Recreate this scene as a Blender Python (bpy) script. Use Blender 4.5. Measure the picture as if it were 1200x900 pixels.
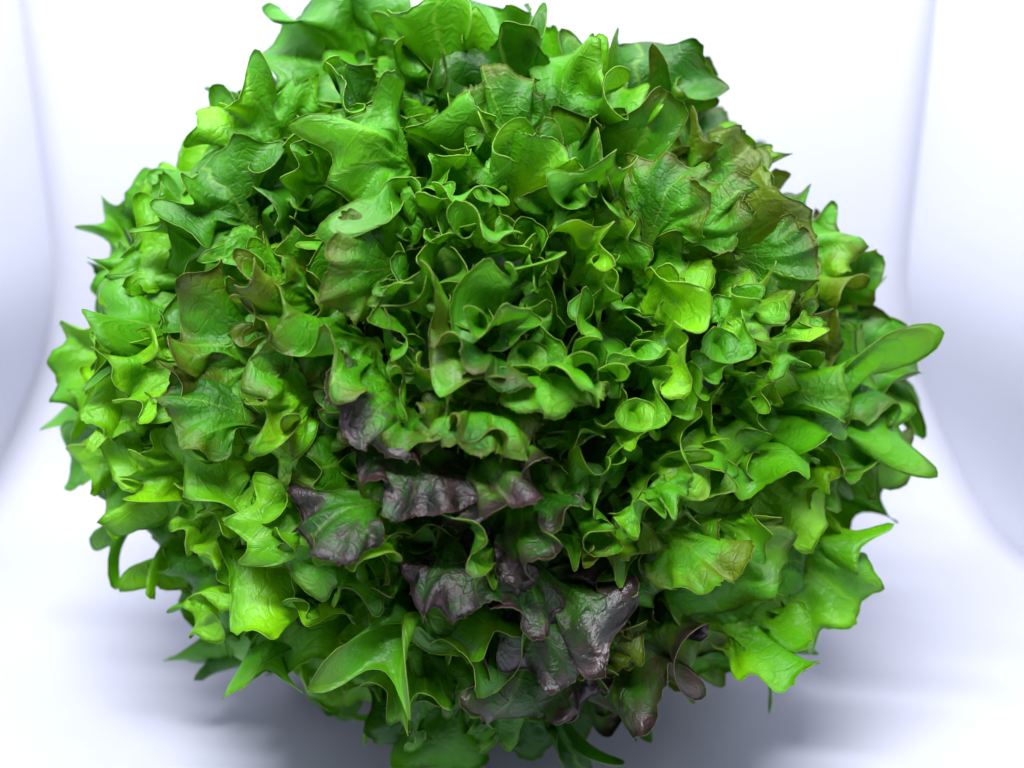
import bpy, math, random
import numpy as np
from mathutils import Vector, Matrix

for o in list(bpy.data.objects):
    bpy.data.objects.remove(o)
scene = bpy.context.scene
col = scene.collection
R = math.radians

# ------------------------------------------------------------------ camera
PITCH = R(18.0)
DIST = .38
HEAD = Vector((0, 0, .121))                       # centre of the head of lettuce
F = Vector((0, math.cos(PITCH), -math.sin(PITCH)))  # the way the camera looks
UP = Vector((0, math.sin(PITCH), math.cos(PITCH)))
RIGHT = Vector((1, 0, 0))
cd = bpy.data.cameras.new('camera')
cam = bpy.data.objects.new('camera', cd)
col.objects.link(cam)
cam.location = HEAD - F * DIST + RIGHT * .0083
cam.rotation_euler = (math.pi / 2 - PITCH, 0, 0)
cd.sensor_width = 36
cd.angle = R(50)
cd.clip_start, cd.clip_end = .01, 20
cd.dof.use_dof = True
cd.dof.focus_distance = .295
cd.dof.aperture_fstop = 7.5
scene.camera = cam

# ------------------------------------------------------------------ world and lamps
world = bpy.data.worlds.new('World')
scene.world = world
world.use_nodes = True
bg = world.node_tree.nodes['Background']
bg.inputs[0].default_value = (.80, .87, 1.0, 1)
bg.inputs[1].default_value = .015

def area(name, loc, target, sx, sy, power, colour):
    l = bpy.data.lights.new(name, 'AREA')
    l.shape = 'RECTANGLE'
    l.size, l.size_y, l.energy, l.color = sx, sy, power, colour
    o = bpy.data.objects.new(name, l)
    col.objects.link(o)
    o.location = loc
    o.rotation_euler = (Vector(target) - Vector(loc)).to_track_quat('-Z', 'Y').to_euler()
    return o
# the lamp strips under the roof of the light tent, and the soft lamp in front of it
area('tent_lamp', (0, -.01, .50), (0, 0, 0), .34, .16, 1.4, (.90, .93, 1.0))
area('front_lamp', (-.06, -.40, .78), (0, -.02, .10), .44, .08, 10.0, (.92, .94, 1.0))

vs = scene.view_settings
vs.view_transform = 'Standard'
vs.look = 'None'
vs.exposure = .17
vs.gamma = 1
vs.use_curve_mapping = False
scene.cycles.max_bounces = 5
scene.cycles.diffuse_bounces = 2
scene.cycles.glossy_bounces = 2
scene.cycles.transmission_bounces = 2
scene.cycles.use_adaptive_sampling = True
scene.cycles.adaptive_threshold = .03
scene.cycles.caustics_reflective = False
scene.cycles.use_denoising = True

# ------------------------------------------------------------------ node helpers
def new_mat(name):
    m = bpy.data.materials.new(name)
    m.use_nodes = True
    nt = m.node_tree
    for n in list(nt.nodes):
        nt.nodes.remove(n)
    out = nt.nodes.new('ShaderNodeOutputMaterial')
    return m, nt, out

class N:
    """tiny node graph builder"""
    def __init__(s, nt): s.nt = nt
    def node(s, t, **kw):
        n = s.nt.nodes.new(t)
        for k, v in kw.items(): setattr(n, k, v)
        return n
    def put(s, inp, v):
        if isinstance(v, (int, float)): inp.default_value = v
        elif isinstance(v, (tuple, list)): inp.default_value = tuple(v) + ((1,) if len(v) == 3 and inp.type == 'RGBA' else ())
        else: s.nt.links.new(v, inp)
    def math(s, op, a, b=0.0, c=None, clamp=False):
        n = s.node('ShaderNodeMath', operation=op, use_clamp=clamp)
        s.put(n.inputs[0], a); s.put(n.inputs[1], b)
        if c is not None: s.put(n.inputs[2], c)
        return n.outputs[0]
    def smooth(s, x, lo, hi, a=0.0, b=1.0):
        n = s.node('ShaderNodeMapRange', interpolation_type='SMOOTHSTEP')
        s.put(n.inputs[0], x); s.put(n.inputs[1], lo); s.put(n.inputs[2], hi); s.put(n.inputs[3], a); s.put(n.inputs[4], b)
        return n.outputs[0]
    def mix(s, f, a, b, blend='MIX'):
        n = s.node('ShaderNodeMix', data_type='RGBA', blend_type=blend)
        s.put(n.inputs[0], f); s.put(n.inputs[6], a); s.put(n.inputs[7], b)
        return n.outputs[2]
    def noise(s, vec, scale, detail=3, rough=.55, dim='2D'):
        n = s.node('ShaderNodeTexNoise', noise_dimensions=dim)
        s.put(n.inputs['Vector'], vec); s.put(n.inputs['Scale'], scale)
        s.put(n.inputs['Detail'], detail); s.put(n.inputs['Roughness'], rough)
        return n.outputs['Fac']

# ------------------------------------------------------------------ backdrop
def fabric(name, colour, bump=.02):
    m, nt, out = new_mat(name)
    g = N(nt)
    tc = g.node('ShaderNodeTexCoord').outputs['Object']
    b = g.node('ShaderNodeBsdfPrincipled')
    n = g.noise(tc, 9, 2, dim='3D')
    c = g.mix(g.smooth(n, .3, .7), tuple(x * .965 for x in colour), colour)
    g.put(b.inputs['Base Color'], c)
    b.inputs['Roughness'].default_value = .6
    b.inputs['Specular IOR Level'].default_value = .25
    bp = g.node('ShaderNodeBump')
    bp.inputs['Strength'].default_value = bump
    bp.inputs['Distance'].default_value = .002
    g.put(bp.inputs['Height'], g.noise(tc, 60, 3, dim='3D'))
    g.put(b.inputs['Normal'], bp.outputs[0])
    nt.links.new(b.outputs[0], out.inputs[0])
    return m
M_SHEET = fabric('white_backdrop_sheet', (.57, .578, .650))
M_WALL = fabric('white_tent_cloth', (.66, .67, .755), .04)

def mesh_obj(name, verts, faces, mat, smooth=True):
    me = bpy.data.meshes.new(name)
    me.from_pydata([tuple(v) for v in verts], [], faces)
    me.materials.append(mat)
    if smooth:
        me.polygons.foreach_set('use_smooth', [True] * len(me.polygons))
    o = bpy.data.objects.new(name, me)
    col.objects.link(o)
    return o

# one white sheet: up the back of the tent, round a sweep and forward along its floor
YB, RS = .185, .075
def wall_x(y, z, side):                   # the tent's cloth sides: open out to the front, belly out at the floor
    k = min(1, max(0, z / .13)); k = k * k * (3 - 2 * k)
    return (.237) + .24 * (YB - y) - .028 * k if side > 0 else -(.258 + .18 * (YB - y) - .034 * k)
prof = [(YB + .012 * 0, .75), (YB, .5), (YB, .3), (YB, .2), (YB, .16), (YB, .14), (YB, .125), (YB, .11), (YB, .095)]
for i in range(25):
    a = i / 24 * math.pi / 2
    prof.append((YB - RS + RS * math.cos(a), RS - RS * math.sin(a)))
prof += [(.0, 0), (-.2, 0), (-.5, 0), (-1.0, 0)]
NXS = 24
verts, faces = [], []
for (y, z) in prof:
    for i in range(NXS + 1):
        t = i / NXS
        xl, xr = wall_x(y, z, -1) - .003, wall_x(y, z, 1) + .003
        verts.append((xl + (xr - xl) * t, y, z))
nr = len(prof)
for r_ in range(nr - 1):
    for i in range(NXS):
        a = r_ * (NXS + 1) + i
        faces.append((a, a + 1, a + NXS + 2, a + NXS + 1))
sheet = mesh_obj('backdrop_sheet', verts, faces, M_SHEET)
sol = sheet.modifiers.new('thickness', 'SOLIDIFY'); sol.thickness = .0012; sol.offset = 1
sheet['kind'] = 'structure'

def tent_wall(name, side):
    vs_, fs_ = [], []
    n, k = 12, 40
    for i in range(n + 1):
        y = .25 - .70 * i / n
        for j in range(k + 1):
            z = -.004 + .80 * (j / k) ** 1.8
            vs_.append((wall_x(y, z, side), y, z))
    for i in range(n):
        for j in range(k):
            a = i * (k + 1) + j
            fs_.append((a, a + 1, a + k + 2, a + k + 1))
    w = mesh_obj(name, vs_, fs_, M_WALL)
    s = w.modifiers.new('thickness', 'SOLIDIFY'); s.thickness = .002; s.offset = 0
    w['kind'] = 'structure'
    return w
tent_wall('wall_left', -1)
tent_wall('wall_right', 1)
g_ = mesh_obj('floor', [(-.6, -1.2, -.006), (.6, -1.2, -.006), (.6, .4, -.006), (-.6, .4, -.006)], [(0, 1, 2, 3)], M_WALL)
g_['kind'] = 'structure'
# ------------------------------------------------------------------ leaf shapes
NU, NV = 25, 65          # rows along the leaf, columns across it

def outline(rng, v, n_teeth, depth, round_p):
    """lobed leaf margin: pointed teeth with concave bays, some rounded lobes"""
    cols = np.linspace(0, len(v) - 1, n_teeth)
    cols[1:-1] += rng.uniform(-.3, .3, n_teeth - 2) * (len(v) / n_teeth)
    cols = np.unique(np.round(cols).astype(int))
    n = len(cols)
    rnd = rng.random(n) < round_p
    top = 1 + rng.uniform(-.13, .08, n)
    r = np.ones(len(v))
    for k in range(n - 1):
        a, b = cols[k], cols[k + 1]
        d = depth * rng.uniform(.35, 1.25)
        low = min(top[k], top[k + 1]) - d
        m = a + (b - a) * rng.uniform(.38, .62)
        for j in range(a, b + 1):
            if j <= m:
                t, tp, rr = (j - a) / max(m - a, 1e-6), top[k], rnd[k]
            else:
                t, tp, rr = (b - j) / max(b - m, 1e-6), top[k + 1], rnd[k + 1]
            h = (1 - math.cos(math.pi * t ** 1.6)) / 2 if rr else 1 - (1 - t) ** 2.1
            r[j] = tp + (low - tp) * h
    return r

def flat_leaf(rng, P):
    v = np.linspace(-1, 1, NV)
    u = np.linspace(0, 1, NU) ** .82
    r = outline(rng, v, P['teeth'], P['depth'], P['round'])
    phi = v * P['fan']
    prof = P['side'] + (1 - P['side']) * np.maximum(np.cos(phi * .5 * math.pi / max(P['fan'], 1.2)), 0) ** .8
    R = prof * r
    oy = P['petiole']
    Bx = np.sin(phi) * R * P['wide']
    By = oy + np.cos(phi) * R * (1 - oy)
    Cx, Cy = .09 * v, np.full(NV, oy * 1.0)
    Sx, Sy = .045 * v, np.zeros(NV)
    U = u[:, None]
    X = (1 - U) ** 2 * Sx + 2 * U * (1 - U) * Cx + U ** 2 * Bx
    Y = (1 - U) ** 2 * Sy + 2 * U * (1 - U) * Cy + U ** 2 * By
    return X, Y, u, v

def smooth_noise(rng, n, k):
    x = np.linspace(0, 1, n)
    s = np.zeros(n)
    for f in range(1, k + 1):
        s += rng.normal() * np.sin(2 * math.pi * (f * x * .5 + rng.random())) / f ** .5
    return s / k ** .5

def grow_leaves(rng, params, iters=420):
    """buckle flat lobed leaves whose margins have grown too long (mass-spring relaxation)"""
    K = len(params)
    X = np.zeros((K, NU, NV)); Y = X.copy(); Z = X.copy(); G = X.copy(); G2 = X.copy()
    for k, P in enumerate(params):
        X[k], Y[k], u, v = flat_leaf(rng, P)
        gv = np.clip(1 + .45 * smooth_noise(rng, NV, 5), .25, 1.9)
        G[k] = 1 + P['g'] * (u[:, None] ** P['gp']) * gv[None, :]
        G2[k] = 1 + .25 * P['g'] * (u[:, None] ** 3)
        for f in (2, 4, 7):
            Z[k] += (u[:, None] ** 2) * smooth_noise(rng, NV, f)[None, :] * P['seed'] / f
        Z[k] += P['cup'] * X[k] ** 2
    pos = np.stack([X, Y, Z], -1).astype(np.float32)
    flat = np.stack([X, Y], -1)
    def rest(di, dj):
        a = flat[:, :NU - di, max(0, -dj):NV - max(0, dj)]
        b = flat[:, di:, max(0, dj):NV + min(0, dj)]
        ga = .5 * (G[:, :NU - di, max(0, -dj):NV - max(0, dj)] + G[:, di:, max(0, dj):NV + min(0, dj)])
        g2 = .5 * (G2[:, :NU - di, max(0, -dj):NV - max(0, dj)] + G2[:, di:, max(0, dj):NV + min(0, dj)])
        L = np.sqrt(((b - a) ** 2).sum(-1))
        f = ga if di == 0 else g2 if dj == 0 else np.sqrt((ga ** 2 + g2 ** 2) / 2)
        return (L * f).astype(np.float32)
    cons = []
    for di, dj, s in ((1, 0, .42), (0, 1, .42), (1, 1, .25), (1, -1, .25), (2, 0, .08), (0, 2, .06), (0, 4, .02), (4, 0, .05)):
        cons.append((di, dj, s, rest(di, dj)))
    vel = np.zeros_like(pos)
    for it in range(iters):
        old = pos.copy()
        pos += vel * .86
        for di, dj, s, L in cons:
            sa = (slice(None), slice(0, NU - di), slice(max(0, -dj), NV - max(0, dj)))
            sb = (slice(None), slice(di, NU), slice(max(0, dj), NV + min(0, dj)))
            d = pos[sb] - pos[sa]
            l = np.sqrt((d * d).sum(-1)) + 1e-9
            w = np.clip((l - L) / l * (s * .5), -.25, .25)
            if di >= 2 or dj >= 2:
                w = np.minimum(w, 0)                 # bending: only pushes folds open
            d *= w[..., None]
            pos[sa] += d
            pos[sb] -= d
        pos[:, :2] = old[:, :2]
        vel = pos - old
        m = np.sqrt((vel ** 2).sum(-1, keepdims=True))
        vel *= np.minimum(1, .03 / (m + 1e-9))
    return pos, flat, u, v
def curl_margins(rng, pos, params):
    """roll the outer rows of every leaf up or back, lobe by lobe"""
    from numpy import linalg as LA
    for k, P in enumerate(params):
        p = pos[k].astype(float)
        if P.get('frill'):                       # fine ruffle close to the margin
            tu = np.gradient(p, axis=0); tv = np.gradient(p, axis=1)
            nn = np.cross(tv, tu); nn /= LA.norm(nn, axis=-1, keepdims=True) + 1e-9
            x = np.linspace(0, 1, NV) + .02 * smooth_noise(rng, NV, 6)
            wv = np.sin(2 * math.pi * (rng.uniform(8, 11) * x + rng.random())) * np.clip(.6 + .6 * smooth_noise(rng, NV, 7), 0, 1.6)
            p = p + nn * (P['frill'] * wv[None, :] * (np.linspace(0, 1, NU)[:, None] ** 4))[..., None]
        c = smooth_noise(rng, NV, 9) * P['curl'] + P['roll']
        c = np.clip(c, -2.9, 2.9)
        i0 = int(NU * P.get('from', .55))
        seg = p[1:] - p[:-1]
        out = p.copy()
        n = NU - 1 - i0
        base = p[i0:]
        for i in range(i0, NU - 1):
            row = p[i]
            t = np.empty_like(row)
            w = 3
            pad = np.pad(row, ((w, w), (0, 0)), mode='edge')
            t = pad[2 * w:] - pad[:-2 * w]
            t /= LA.norm(t, axis=1, keepdims=True) + 1e-9
            a = (c * ((i + 1 - i0) / n) ** 1.3)[:, None]
            s = seg[i]
            r = s * np.cos(a) + np.cross(t, s) * np.sin(a) + t * (t * s).sum(1, keepdims=True) * (1 - np.cos(a))
            out[i + 1] = out[i] + r
        # a little smoothing along the rows
        for _ in range(2):
            out[i0 + 1:, 1:-1] = .5 * out[i0 + 1:, 1:-1] + .25 * (out[i0 + 1:, :-2] + out[i0 + 1:, 2:])
        pos[k] = out
    return pos
# ------------------------------------------------------------------ leaf material
_tab = np.random.default_rng(3).random((256, 256))
def vnoise(x, y, scale, octaves=2):
    s = np.zeros_like(x); amp, tot = 1.0, 0.0
    for o in range(octaves):
        X, Y = x * scale * 2 ** o + 17.3 * o, y * scale * 2 ** o + 5.1 * o
        xi, yi = np.floor(X).astype(int), np.floor(Y).astype(int)
        fx, fy = X - xi, Y - yi
        fx, fy = fx * fx * (3 - 2 * fx), fy * fy * (3 - 2 * fy)
        a, b = _tab[xi % 256, yi % 256], _tab[(xi + 1) % 256, yi % 256]
        c, d = _tab[xi % 256, (yi + 1) % 256], _tab[(xi + 1) % 256, (yi + 1) % 256]
        s += amp * ((a * (1 - fx) + b * fx) * (1 - fy) + (c * (1 - fx) + d * fx) * fy)
        tot += amp; amp *= .55
    return s / tot
def sstep(x, lo, hi):
    t = np.clip((x - lo) / (hi - lo), 0, 1)
    return t * t * (3 - 2 * t)
def lerp(a, b, f):
    return a + (np.asarray(b) - a) * np.asarray(f)[..., None]

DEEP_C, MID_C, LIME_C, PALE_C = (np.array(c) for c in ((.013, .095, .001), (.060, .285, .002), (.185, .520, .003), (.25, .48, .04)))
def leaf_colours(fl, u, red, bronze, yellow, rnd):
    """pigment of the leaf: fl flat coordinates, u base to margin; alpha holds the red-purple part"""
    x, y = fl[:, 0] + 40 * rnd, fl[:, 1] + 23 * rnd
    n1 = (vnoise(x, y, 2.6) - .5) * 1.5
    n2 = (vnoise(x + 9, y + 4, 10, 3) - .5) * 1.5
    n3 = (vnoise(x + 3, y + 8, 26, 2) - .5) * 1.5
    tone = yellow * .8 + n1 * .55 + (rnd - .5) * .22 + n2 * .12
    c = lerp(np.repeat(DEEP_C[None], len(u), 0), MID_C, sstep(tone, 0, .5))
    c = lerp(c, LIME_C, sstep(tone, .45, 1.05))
    c = lerp(c, PALE_C, .35 * sstep(-u, -.55, -.05))
    uu = u + n2 * .32 + n1 * .36 + n3 * .12
    bz = .70 * sstep(uu + .62 * bronze, 1.12, 1.50) * min(1, bronze * 8)
    bz = np.maximum(bz, .6 * sstep(u + n2 * .2, .90, 1.02) * min(1, bronze * 2.5 + .05))
    c = lerp(c, (.080, .052, .005), bz)
    pu = sstep(uu + .80 * red, 1.16, 1.64) * min(1, red * 8)
    dark = lerp(np.repeat(np.array([[.006, .003, .005]]), len(u), 0), (.040, .017, .022), sstep(n3, -.2, .3))
    c = c + (dark - c) * (.96 * pu)[:, None]
    return c, pu, bz

def leaf_material(name):
    m, nt, out = new_mat(name)
    g = N(nt)
    flat = g.node('ShaderNodeUVMap', uv_map='flat').outputs[0]
    grid = g.node('ShaderNodeUVMap', uv_map='grid').outputs[0]
    at = g.node('ShaderNodeAttribute', attribute_name='pigment')
    c, pu = at.outputs['Color'], at.outputs['Alpha']
    sx = g.node('ShaderNodeSeparateXYZ'); g.put(sx.inputs[0], grid)
    v, u = sx.outputs[0], sx.outputs[1]              # v: 0..1 across, u: 0..1 base to margin
    wob = g.node('ShaderNodeTexNoise', noise_dimensions='2D'); wob.inputs['Detail'].default_value = 1
    g.put(wob.inputs['Vector'], flat); g.put(wob.inputs['Scale'], 6.0)
    ws = g.node('ShaderNodeVectorMath', operation='MULTIPLY_ADD')
    g.put(ws.inputs[0], wob.outputs['Color']); ws.inputs[1].default_value = (.13, .13, .13); g.put(ws.inputs[2], flat)
    vn = g.node('ShaderNodeTexVoronoi', feature='DISTANCE_TO_EDGE', voronoi_dimensions='2D')
    g.put(vn.inputs['Vector'], ws.outputs[0]); g.put(vn.inputs['Scale'], 11.0)
    net = vn.outputs['Distance']
    # main veins follow the leaf: a midrib and ribs fanning out to the lobes
    vv = g.math('MULTIPLY_ADD', wob.outputs['Fac'], .05, g.math('SUBTRACT', v, .025))
    mid = g.math('ABSOLUTE', g.math('SUBTRACT', vv, .5))
    rib = g.math('ABSOLUTE', g.math('SUBTRACT', g.math('FRACT', g.math('MULTIPLY', vv, 7.0)), .5))
    vein_mid = g.smooth(mid, g.math('SUBTRACT', .045, g.math('MULTIPLY', u, .040)), 0.0)
    vein_rib = g.math('MULTIPLY', g.smooth(rib, .08, .0), g.smooth(u, .98, .45, 0, .55))
    vein = g.math('MAXIMUM', vein_mid, g.math('MULTIPLY', vein_rib, .7))
    thin = g.smooth(net, .022, .0, 0, .45)
    vein = g.math('MULTIPLY', vein, g.math('MULTIPLY_ADD', pu, -.75, 1.0))
    c = g.mix(thin, c, g.mix(1.0, c, (.42, .50, .6), 'MULTIPLY'))   # thin sunken veins are darker green
    c = g.mix(g.math('MULTIPLY', vein, .30), c, (.26, .49, .05))
    # relief: blistered between sunken veins
    fine = g.noise(flat, 24.0, 4, .70)
    h = g.math('ADD', g.smooth(net, .0, .16, 0, .22), g.math('MULTIPLY', fine, g.math('MULTIPLY_ADD', pu, .1, .85)))
    h = g.math('MULTIPLY_ADD', vein_rib, -.5, h)
    bp = g.node('ShaderNodeBump')
    bp.inputs['Strength'].default_value = 1.0
    bp.inputs['Distance'].default_value = .0005
    g.put(bp.inputs['Height'], h)
    b = g.node('ShaderNodeBsdfPrincipled')
    g.put(b.inputs['Base Color'], c)
    b.inputs['Roughness'].default_value = .42
    g.put(b.inputs['Roughness'], g.math('MULTIPLY_ADD', pu, -.08, .38))
    g.put(b.inputs['Specular IOR Level'], g.math('MULTIPLY_ADD', pu, .15, .36))
    g.put(b.inputs['Normal'], bp.outputs[0])
    tr = g.node('ShaderNodeBsdfTranslucent')
    g.put(tr.inputs['Color'], g.mix(1.0, c, (1.9, 1.6, 1.0), 'MULTIPLY'))
    mx = g.node('ShaderNodeMixShader')
    g.put(mx.inputs[0], g.math('MULTIPLY_ADD', pu, -.10, .16))
    nt.links.new(b.outputs[0], mx.inputs[1]); nt.links.new(tr.outputs[0], mx.inputs[2])
    nt.links.new(mx.outputs[0], out.inputs[0])
    return m
M_LEAF = leaf_material('lettuce_leaf')

M_STEM, nt_, out_ = new_mat('lettuce_stem')
g_n = N(nt_)
b_ = g_n.node('ShaderNodeBsdfPrincipled')
tc_ = g_n.node('ShaderNodeTexCoord').outputs['Object']
g_n.put(b_.inputs['Base Color'], g_n.mix(g_n.noise(tc_, 60, 3, dim='3D'), (.05, .14, .01), (.11, .23, .03)))
b_.inputs['Roughness'].default_value = .5
nt_.links.new(b_.outputs[0], out_.inputs[0])
# ------------------------------------------------------------------ leaf meshes
def upsample(p):
    """twice as many columns, Catmull-Rom"""
    pad = np.concatenate([2 * p[:, :1] - p[:, 1:2], p, 2 * p[:, -1:] - p[:, -2:-1]], 1)
    a, b, c, d = pad[:, :-3], pad[:, 1:-2], pad[:, 2:-1], pad[:, 3:]
    m = (-a + 9 * b + 9 * c - d) / 16
    q = np.empty((p.shape[0], p.shape[1] * 2 - 1) + p.shape[2:])
    q[:, 0::2] = p
    q[:, 1::2] = m
    return q

rng = np.random.default_rng(11)
KINDS = dict(
    inner=dict(n=20, teeth=(9, 14), depth=(.13, .27), round=.45, fan=(1.35, 1.8), side=.6, wide=(.52, .74), petiole=.42, g=(1.5, 2.2), gp=3.2, seed=.05, cup=.25, curl=(.8, 1.3), roll=(-.6, .2), frill=.030),
    outer=dict(n=18, teeth=(10, 15), depth=(.13, .26), round=.40, fan=(1.4, 1.8), side=.58, wide=(.60, .82), petiole=.34, g=(1.2, 1.8), gp=2.8, seed=.05, cup=.15, curl=(.7, 1.1), roll=(-.5, .2), frill=.028),
    tongue=dict(n=10, teeth=(5, 8), depth=(.05, .13), round=.8, fan=(1.0, 1.35), side=.6, wide=(.55, .8), petiole=.30, g=(.6, 1.1), gp=2.4, seed=.05, cup=.2, curl=(.5, .9), roll=(-1.2, -.3)),
    hood=dict(n=12, teeth=(4, 7), depth=(.05, .14), round=.8, fan=(1.2, 1.5), side=.62, wide=(.55, .75), petiole=.40, g=(.5, 1.0), gp=3.0, seed=.06, cup=-.1, curl=(.7, 1.1), roll=(-.6, .1)))
params, kind_ids = [], {}
for kname, K in KINDS.items():
    kind_ids[kname] = list(range(len(params), len(params) + K['n']))
    for i in range(K['n']):
        q = {}
        for a, b in K.items():
            if isinstance(b, tuple):
                q[a] = int(rng.integers(b[0], b[1])) if a == 'teeth' else rng.uniform(*b)
            else:
                q[a] = b
        params.append(q)
leaf_pos, leaf_flat, U_, V_ = grow_leaves(rng, params)
leaf_pos = curl_margins(rng, leaf_pos, params)
for k_ in range(len(params)):                                       # all to one size
    p_ = leaf_pos[k_]
    ext = np.linalg.norm(p_[-1] - p_[NU // 3, NV // 2], axis=1).mean()
    leaf_pos[k_] = p_ * (.62 / ext)
POS = [upsample(p.astype(float)) for p in leaf_pos]
FLAT = [upsample(f) for f in leaf_flat]
NW = NV * 2 - 1
idx = np.arange(NU * NW).reshape(NU, NW)
QUADS = np.stack([idx[:-1, :-1], idx[:-1, 1:], idx[1:, 1:], idx[1:, :-1]], -1).reshape(-1, 4)
path = np.concatenate([idx[8:, 0], idx[-1, 1:-1], idx[8:, -1][::-1]])
UVG = np.stack(np.meshgrid(np.linspace(0, 1, NW), U_), -1).reshape(-1, 2)
nP = len(path); nB = NU * NW
TQ = []
for s in range(nP - 1):
    r0, r1 = (path[s], nB + s * 2, nB + s * 2 + 1), (path[s + 1], nB + s * 2 + 2, nB + s * 2 + 3)
    for t in range(3):
        TQ.append((r0[t], r0[(t + 1) % 3], r1[(t + 1) % 3], r1[t]))
ALLQ = np.concatenate([QUADS, np.array(TQ)]).astype(np.int32)
LOOPV = ALLQ.reshape(-1)
GRID_ALL = np.concatenate([UVG, np.repeat(UVG[path], 2, 0)])
GRID_LOOP = GRID_ALL[LOOPV].astype(np.float32).reshape(-1)
RIMR = .00014

def leaf_mesh(P, flat, colour):
    pts = P.reshape(-1, 3)
    c = pts[path]
    t = np.gradient(c, axis=0); t /= np.linalg.norm(t, axis=1, keepdims=True) + 1e-12
    inn = np.concatenate([P[8:, 1], P[-2, 1:-1], P[8:, -2][::-1]]) - c
    inn -= t * (inn * t).sum(1, keepdims=True); inn /= np.linalg.norm(inn, axis=1, keepdims=True) + 1e-12
    nn = np.cross(t, inn)
    ring = np.stack([c - inn * RIMR + nn * RIMR, c - inn * RIMR - nn * RIMR], 1)
    allp = np.concatenate([pts, ring.reshape(-1, 3)]).astype(np.float32)
    fl = flat.reshape(-1, 2)
    flall = np.concatenate([fl, np.repeat(fl[path], 2, 0)])
    me = bpy.data.meshes.new('leaf')
    me.vertices.add(len(allp)); me.vertices.foreach_set('co', allp.reshape(-1))
    me.loops.add(len(LOOPV)); me.loops.foreach_set('vertex_index', LOOPV)
    me.polygons.add(len(ALLQ)); me.polygons.foreach_set('loop_start', np.arange(0, len(LOOPV), 4, dtype=np.int32))
    me.polygons.foreach_set('use_smooth', np.ones(len(ALLQ), bool))
    me.materials.append(M_LEAF)
    me.update(calc_edges=True)
    rnd = rng.random()
    c, pu, bz = leaf_colours(fl, UVG[:, 1], colour[0], colour[1], colour[2], rnd)
    cr = c[path]; k = np.maximum(pu, bz)[path]                     # the margin itself is paler
    cr = lerp(cr, lerp(np.repeat(np.array([[.40, .60, .08]]), nP, 0), (.22, .14, .07), k), np.full(nP, .42))
    rgba = np.ones((len(allp), 4), np.float32)
    rgba[:nB, :3] = c; rgba[:nB, 3] = pu
    rgba[nB:, :3] = np.repeat(cr, 2, 0); rgba[nB:, 3] = np.repeat(pu[path], 2) * .5
    ca = me.attributes.new('pigment', 'FLOAT_COLOR', 'POINT'); ca.data.foreach_set('color', rgba.reshape(-1))
    flall = flall + np.array([rnd * 37, rnd * 53])
    l1 = me.uv_layers.new(name='flat'); l1.data.foreach_set('uv', flall[LOOPV].astype(np.float32).reshape(-1))
    l2 = me.uv_layers.new(name='grid'); l2.data.foreach_set('uv', GRID_LOOP)
    return me

# ------------------------------------------------------------------ the head of lettuce
# outline of the head round its centre as seen from the front: angle (deg, anticlockwise from the right) -> radius (m)
OUT = [(0, .138), (15, .134), (25, .129), (40, .124), (60, .114), (75, .115), (90, .119), (105, .126), (120, .133), (135, .127),
       (150, .134), (165, .138), (180, .146), (195, .138), (210, .128), (225, .128), (240, .126), (255, .124), (270, .122),
       (285, .120), (300, .122), (315, .130), (330, .137), (345, .139), (360, .138)]
OA = np.array([a for a, _ in OUT]); OR = np.array([r for _, r in OUT])
SHRINK, DEEP, BACK = .90, .107, .10
def shell(x, y, front=True, f=1.0):
    """point of the head's surface: x, y in the unit disc as seen from the front"""
    s = min(math.hypot(x, y), 1.0)
    a = math.degrees(math.atan2(y, x)) % 360
    r = np.interp(a, OA, OR) * SHRINK
    z = math.sqrt(max(0, 1 - s * s)) * (DEEP if front else -BACK)
    return HEAD + (RIGHT * (x * r) + UP * (y * r) - F * z) * f

AXIS = (-F * math.cos(R(14)) + UP * math.sin(R(14)) + RIGHT * .10).normalized()   # the heart looks forward and up

def smooth01(x): x = min(max(x, 0), 1); return x * x * (3 - 2 * x)

root = bpy.data.objects.new('lettuce_head', None)
col.objects.link(root)
root.location = (HEAD.x, HEAD.y, 0)
root.empty_display_size = .05
root['label'] = 'frilly green lettuce head with purple-brown leaf tips resting on a white sheet'
root['category'] = 'lettuce'
INV = Matrix.Translation(-root.location)

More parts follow.
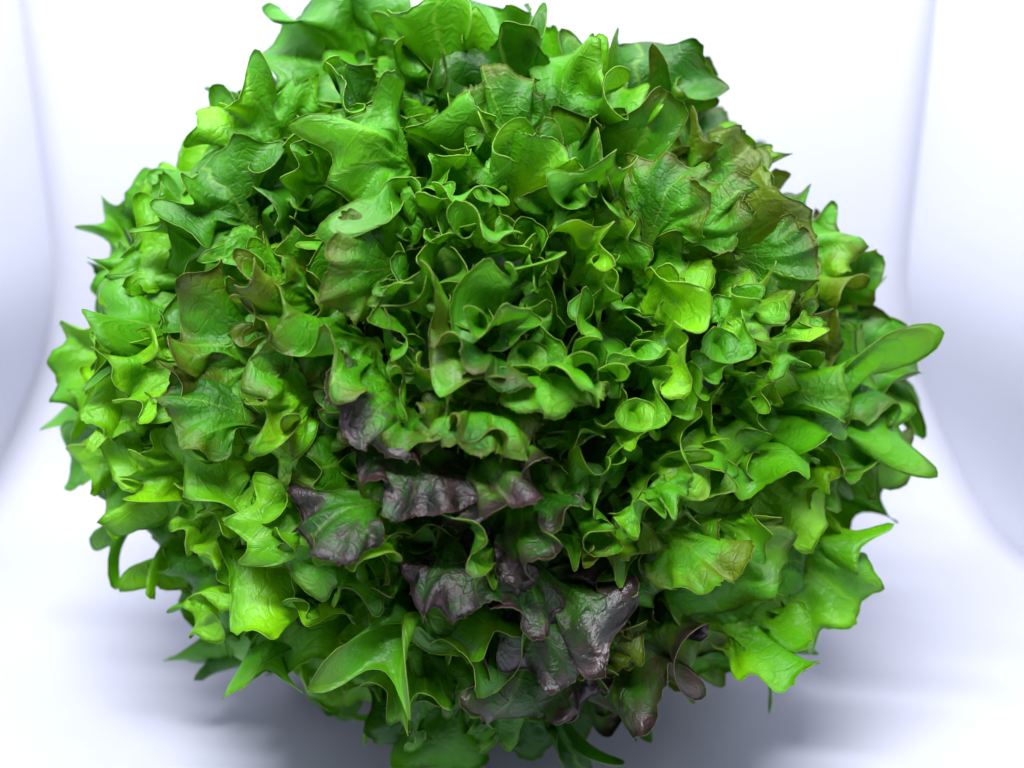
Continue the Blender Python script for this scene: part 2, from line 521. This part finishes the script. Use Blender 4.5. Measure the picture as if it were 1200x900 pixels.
def add_leaf(T, kind, size, colour, vid=None, bend=None, spin=0.0, tilt=0.0, mirror=None, twist=0.0, yaw=0.0, pool=None, arch=0.0):
    vid = int(rng.choice(kind_ids[kind])) if vid is None else kind_ids[kind][vid]
    P = POS[vid].copy()
    if (rng.random() < .5) if mirror is None else mirror:
        P[..., 0] *= -1
    if arch:                                                        # curl the blade across its width
        ka = arch * np.clip(P[..., 1] * 1.6 - .3, 0, 1) + 1e-6
        x_, z_ = P[..., 0], P[..., 2]
        P = np.stack([np.sin(ka * x_) / ka + np.sin(ka * x_) * z_, P[..., 1], np.cos(ka * x_) * z_ - (1 - np.cos(ka * x_)) / ka], -1)
    out = (T - HEAD)
    d = out.normalized()
    th = math.acos(max(-1, min(1, d.dot(AXIS))))
    if bend is None:
        bend = .15 - .95 * smooth01(th / 1.7) + rng.normal() * .18
    # bend the leaf along its length, then twist it
    y = np.clip(P[..., 1], 0, 1.4)
    k = bend / 1.0
    ang = k * y ** 2 * .9
    n = 60
    s_ = np.linspace(0, 1.5, n); a_ = k * s_ ** 2 * .9
    cy = np.concatenate([[0], np.cumsum(np.cos(a_[:-1]) * np.diff(s_))]); cz = np.concatenate([[0], np.cumsum(np.sin(a_[:-1]) * np.diff(s_))])
    by = np.interp(y, s_, cy); bz = np.interp(y, s_, cz)
    zz = P[..., 2]
    Y = by - np.sin(ang) * zz + (P[..., 1] - y)
    Z = bz + np.cos(ang) * zz
    X = P[..., 0]
    if twist:
        ta = twist * y
        X, Z = X * np.cos(ta) - Z * np.sin(ta), X * np.sin(ta) + Z * np.cos(ta)
    Q = np.stack([X, Y, Z], -1) * size
    # frame: length outwards, upper face towards the heart
    e = d - AXIS * d.dot(AXIS)
    if e.length < 1e-3: e = RIGHT.copy()
    e.normalize()
    th2 = max(0, th * .86 + tilt)
    dd = AXIS * math.cos(th2) + e * math.sin(th2)
    nn = (AXIS * math.sin(th2) - e * math.cos(th2))
    xx = dd.cross(nn)
    M = Matrix((xx, dd, nn)).transposed()
    M = M @ Matrix.Rotation(spin, 3, 'Y') @ Matrix.Rotation(yaw, 3, 'Z')
    W = Q @ np.array(M).T
    # small irregular nicks along the margin
    nick = rng.normal(size=NW) * .006 + np.where(rng.random(NW) < .06, rng.uniform(.01, .035, NW), 0)
    W[-1] += (W[-1] - W[-2]) / (np.linalg.norm(W[-1] - W[-2], axis=1, keepdims=True) + 1e-9) * (nick * size)[:, None]
    W += np.array(T) - W[-3, NW // 4: -NW // 4].mean(0)
    sink = .004 - np.percentile(W[..., 2], 4)                        # leaves at the foot rest on the sheet
    if sink > 0: W[..., 2] += sink
    low = W[..., 2]
    W[..., 2] = np.where(low < .006, .0015 + .0045 * np.exp((low - .006) / .03), low)
    W -= np.array(root.location)
    if pool is not None:
        pool.append((W, vid, colour)); return
    o = bpy.data.objects.new('leaf', leaf_mesh(W, FLAT[vid], colour))
    col.objects.link(o)
    o.parent = root
    return o

# where the leaves are dark red, bronze or yellowish (seen from the front, head-centred, unit disc)
BLOBS_P = [(-.12, -.30, .10, .25), (.20, -.68, .10, .35), (.98, .0, .10, .4), (.35, -.85, .12, .4)]
BLOBS_B = [(-.10, -.15, .20, .5), (.1, -.5, .25, .45), (-.50, .08, .18, .5), (.50, .50, .2, .55), (.85, .28, .18, .8), (.05, .75, .10, .3), (.35, -.75, .16, .5), (.5, -.4, .1, .4), (.95, -.05, .14, .6), (.7, .6, .2, .5)]
BLOBS_Y = [(-.72, -.12, .28, .6), (.82, -.35, .25, .45), (.45, .0, .35, .30), (.45, .3, .3, .25), (-.2, .85, .3, .2), (.75, .45, .15, .45), (-.5, -.75, .2, .25)]
def blob(B, x, y):
    return sum(w * math.exp(-((x - a) ** 2 + (y - b) ** 2) / (2 * s * s)) for a, b, s, w in B)
def pigments(x, y, front=True):
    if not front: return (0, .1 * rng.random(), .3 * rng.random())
    p = blob(BLOBS_P, x, y); b = blob(BLOBS_B, x, y); yl = .30 + blob(BLOBS_Y, x, y)
    p = p * rng.uniform(.2, 1.2); b = b * rng.uniform(.2, 1.25)
    return (min(max(p, 0), 1), min(max(b, 0), 1), min(max(yl + rng.normal() * .1, 0), 1))
HEROES = [   # place on the dome, kind, size, (red, bronze, yellow), bend, tilt, spin
    (-0.342, -0.301, 'hood', 0.054, (1, 0.6, 0.3), -0.75, 0.05, 0),
    (-0.126, -0.226, 'hood', 0.054, (1, 0.5, 0.4), -0.75, 0.05, 0),
    (-0.211, -0.080, 'hood', 0.054, (0.85, 0.7, 0.4), -0.75, 0.05, 0),
    (0.062, -0.231, 'hood', 0.054, (0.8, 0.9, 0.3), -0.75, 0.05, 0.3),
    (0.097, -0.351, 'hood', 0.054, (0.9, 0.8, 0.3), -0.75, 0.05, 0),
    (-0.003, -0.457, 'hood', 0.054, (1, 0.5, 0.2), -0.75, 0.05, 0),
    (0.126, -0.521, 'hood', 0.054, (1, 0.5, 0.2), -0.75, 0.05, -0.3),
    (0.240, -0.580, 'outer', 0.066, (1, 0.5, 0.2), -0.3, 0.2, 0),
    (0.080, -0.720, 'outer', 0.064, (0.8, 0.8, 0.2), -0.6, 0.1, 0),
    (0.330, -0.740, 'outer', 0.072, (0.75, 0.7, 0.3), -0.5, 0.1, 0),
    (-0.255, -0.346, 'hood', 0.046, (0.0, 0.5, 0.8), -0.5, 0.05, 0),
    (0.041, 0.026, 'hood', 0.046, (0.45, 0.9, 0.4), -0.5, 0.05, 0),
    (-0.035, -0.078, 'hood', 0.046, (0.2, 0.9, 0.6), -0.5, 0.05, 0),
    (0.044, -0.121, 'hood', 0.046, (0.1, 0.7, 0.6), -0.5, 0.05, 0),
    (0.132, -0.031, 'hood', 0.046, (0, 0.35, 0.8), -0.5, 0.05, 0),
    (0.165, 0.530, 'hood', 0.046, (0, 0, 0.8), -0.5, 0.05, 0),
    (0.205, 0.016, 'outer', 0.060, (0, 0.05, 0.7), -0.9, 0.0, 0),
    (0.460, 0.488, 'hood', 0.046, (0, 0.75, 0.55), -0.5, 0.05, 0),
    (0.567, 0.434, 'hood', 0.046, (0, 0.7, 0.4), -0.5, 0.05, 0),
    (0.034, 0.719, 'hood', 0.046, (0, 0.75, 0.4), -0.5, 0.05, 0),
    (-0.261, 0.459, 'outer', 0.060, (0, 0.1, 0.45), -1.0, -0.1, 0),
    (-0.069, 0.113, 'outer', 0.066, (0.1, 0.6, 0.75), -0.8, 0.0, 0),
    (-0.271, 0.034, 'outer', 0.062, (0.1, 0.75, 0.6), -0.7, 0.1, 0),
    (-0.277, 0.219, 'hood', 0.046, (0, 0.75, 0.4), -0.5, 0.05, 0),
    (-0.591, 0.101, 'outer', 0.060, (0.35, 0.85, 0.4), -0.3, 0.2, 0),
    (-0.566, -0.034, 'hood', 0.046, (0.1, 0.75, 0.4), -0.5, 0.05, 0),
    (-0.411, 0.089, 'outer', 0.055, (0.2, 0.75, 0.5), -0.6, 0.0, 0),
    (0.488, -0.374, 'hood', 0.046, (0, 0.6, 0.6), -0.5, 0.05, 0),
    (0.697, 0.239, 'hood', 0.046, (0.1, 0.85, 0.4), -0.5, 0.05, 0),
    (0.967, 0.253, 'outer', 0.060, (0.5, 0.8, 0.3), -0.3, 0.2, 0),
    (0.987, -0.170, 'hood', 0.054, (0.85, 0.5, 0.2), -0.75, 0.05, 0),
    (-0.158, -0.590, 'outer', 0.080, (0.0, 0.25, 0.6), -0.7, 0.2, 0),
    (-0.860, -0.510, 'outer', 0.082, (0, 0, 0.6), -0.5, 0.3, 0),
    (0.070, -0.622, 'outer', 0.060, (0, 0.2, 0.6), -0.4, 0.1, 0),
    (0.944, -0.331, 'outer', 0.078, (0, 0.0, 0.75), -0.5, 0.2, 0),
    (0.716, -0.698, 'outer', 0.072, (0, 0.3, 0.45), -0.4, 0.3, 0),
    (-1.000, -0.022, 'outer', 0.075, (0, 0, 0.75), -0.3, 0.3, 0),
    (-0.908, 0.419, 'outer', 0.075, (0, 0.0, 0.5), -0.4, 0.2, 0),
    (0.586, -0.663, 'outer', 0.065, (0.3, 0.7, 0.3), -0.4, 0.2, 0),
]
spots = []
def far_enough(p, dmin):
    return all((p - q).length > dmin for q in spots)

for (x, y, kind, size, colour, bend, tilt, spin) in HEROES:
    spots.append(shell(x, y))
    add_leaf(shell(x, y, True, 1.07 if kind == 'hood' or colour[0] > .5 else 1.03), kind, size * (.64 if kind == 'hood' else .58 if math.hypot(x, y) < .7 else .68), (colour[0] * .88, colour[1] * .85, colour[2]), bend=bend + rng.normal() * .4, tilt=tilt, spin=spin + rng.normal() * .3, twist=rng.normal() * .3, yaw=rng.normal() * .35, arch=rng.uniform(.1, .9) if kind == 'hood' else 0)

# front: fill the dome by dart throwing, denser in the heart
count = 0
tries = 0
while count < 252 and tries < 20000:
    tries += 1
    a = rng.uniform(0, 2 * math.pi); s = math.sqrt(rng.uniform(0, 1.0))
    x, y = s * math.cos(a), s * math.sin(a)
    p = shell(x, y)
    dmin = .0100 + .0050 * s
    if not far_enough(p, dmin): continue
    spots.append(p)
    count += 1
    outer = rng.random() < smooth01((s - .58) / .35)
    kind = 'outer' if outer else 'inner'
    size = rng.uniform(.019, .028) if not outer else rng.uniform(.029, .045)
    wav = 1 + smooth01((s - .75) / .2) * (.025 * math.sin(7 * a + 1) + .025 * math.sin(11 * a + 2.5))
    T = shell(x, y, True, wav * (rng.uniform(.88, 1.06) + (.08 * rng.random() ** 2 if s > .8 else 0)))
    add_leaf(T, kind, size, pigments(x, y), spin=rng.normal() * .45, tilt=rng.normal() * .15, twist=rng.normal() * .4, yaw=rng.normal() * .2)
print('FRONT', count, tries)
# the side away from the camera and the leaves deep inside: seen only in the gaps, one mass
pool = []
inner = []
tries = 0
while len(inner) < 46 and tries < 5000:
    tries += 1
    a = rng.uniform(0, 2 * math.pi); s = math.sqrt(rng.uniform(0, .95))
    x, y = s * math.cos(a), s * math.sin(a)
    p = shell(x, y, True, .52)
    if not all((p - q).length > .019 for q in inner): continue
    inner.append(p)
    add_leaf(p, 'outer', rng.uniform(.045, .060), (0, 0, .0), spin=rng.normal() * .4, tilt=rng.normal() * .15, pool=pool)  # deepest green: shade of the gaps put into the leaf colour
tries = 0; bcount = 0
while bcount < 34 and tries < 5000:
    tries += 1
    a = rng.uniform(0, 2 * math.pi); s = math.sqrt(rng.uniform(0, 1.0))
    x, y = s * math.cos(a), s * math.sin(a)
    p = shell(x, y, False)
    if p.z < .02 or not far_enough(p, .034): continue
    spots.append(p); bcount += 1
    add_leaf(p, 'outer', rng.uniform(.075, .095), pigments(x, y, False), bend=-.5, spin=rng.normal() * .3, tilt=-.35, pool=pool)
bmj = []
for (W, vid, colour) in pool:
    o = bpy.data.objects.new('leaf', leaf_mesh(W, FLAT[vid], colour)); bmj.append(o)
def join_leaves(name, obs):
    nv = [len(o.data.vertices) for o in obs]
    cos, cols, f1, f2, li = [], [], [], [], []
    off = 0
    for o, n in zip(obs, nv):
        me = o.data
        a = np.empty(n * 3, np.float32); me.vertices.foreach_get('co', a); cos.append(a)
        a = np.empty(n * 4, np.float32); me.attributes['pigment'].data.foreach_get('color', a); cols.append(a)
        L = len(me.loops)
        a = np.empty(L * 2, np.float32); me.uv_layers['flat'].data.foreach_get('uv', a); f1.append(a)
        a = np.empty(L * 2, np.float32); me.uv_layers['grid'].data.foreach_get('uv', a); f2.append(a)
        li.append(LOOPV + off); off += n
    me = bpy.data.meshes.new(name)
    me.vertices.add(off); me.vertices.foreach_set('co', np.concatenate(cos))
    li = np.concatenate(li).astype(np.int32)
    me.loops.add(len(li)); me.loops.foreach_set('vertex_index', li)
    me.polygons.add(len(li) // 4); me.polygons.foreach_set('loop_start', np.arange(0, len(li), 4, dtype=np.int32))
    me.polygons.foreach_set('use_smooth', np.ones(len(li) // 4, bool))
    me.materials.append(M_LEAF)
    me.update(calc_edges=True)
    ca = me.attributes.new('pigment', 'FLOAT_COLOR', 'POINT'); ca.data.foreach_set('color', np.concatenate(cols))
    for nm, d in (('flat', f1), ('grid', f2)):
        me.uv_layers.new(name=nm).data.foreach_set('uv', np.concatenate(d))
    for o in obs:
        m_ = o.data; bpy.data.objects.remove(o); bpy.data.meshes.remove(m_)
    o = bpy.data.objects.new(name, me); col.objects.link(o); o.parent = root
    o['kind'] = 'stuff'
    return o
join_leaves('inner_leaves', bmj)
print('HIDDEN', len(pool))

# stalk and heart that carry the leaves; green darkened to keep the gaps shaded
sv, sf = [], []
NS = 20
ax0 = HEAD - AXIS * .105
for i in range(13):
    t = i / 12
    rr = (.015 + .016 * math.sin(min(1, t * 1.15) * math.pi) ** 1.2) * (1 if t < .98 else .1)
    c = ax0 + AXIS * (.115 * t)
    s1 = AXIS.orthogonal().normalized(); s2 = AXIS.cross(s1)
    for j in range(NS):
        a = 2 * math.pi * j / NS
        k = 1 + .08 * math.sin(5 * a + 4 * t)
        q = c + (s1 * math.cos(a) + s2 * math.sin(a)) * rr * k - root.location
        sv.append(tuple(q))
for i in range(12):
    for j in range(NS):
        sf.append((i * NS + j, i * NS + (j + 1) % NS, (i + 1) * NS + (j + 1) % NS, (i + 1) * NS + j))
sf.append(tuple(range(NS))[::-1]); sf.append(tuple(12 * NS + j for j in range(NS)))
st = mesh_obj('stem', sv, sf, M_STEM)
st.parent = root
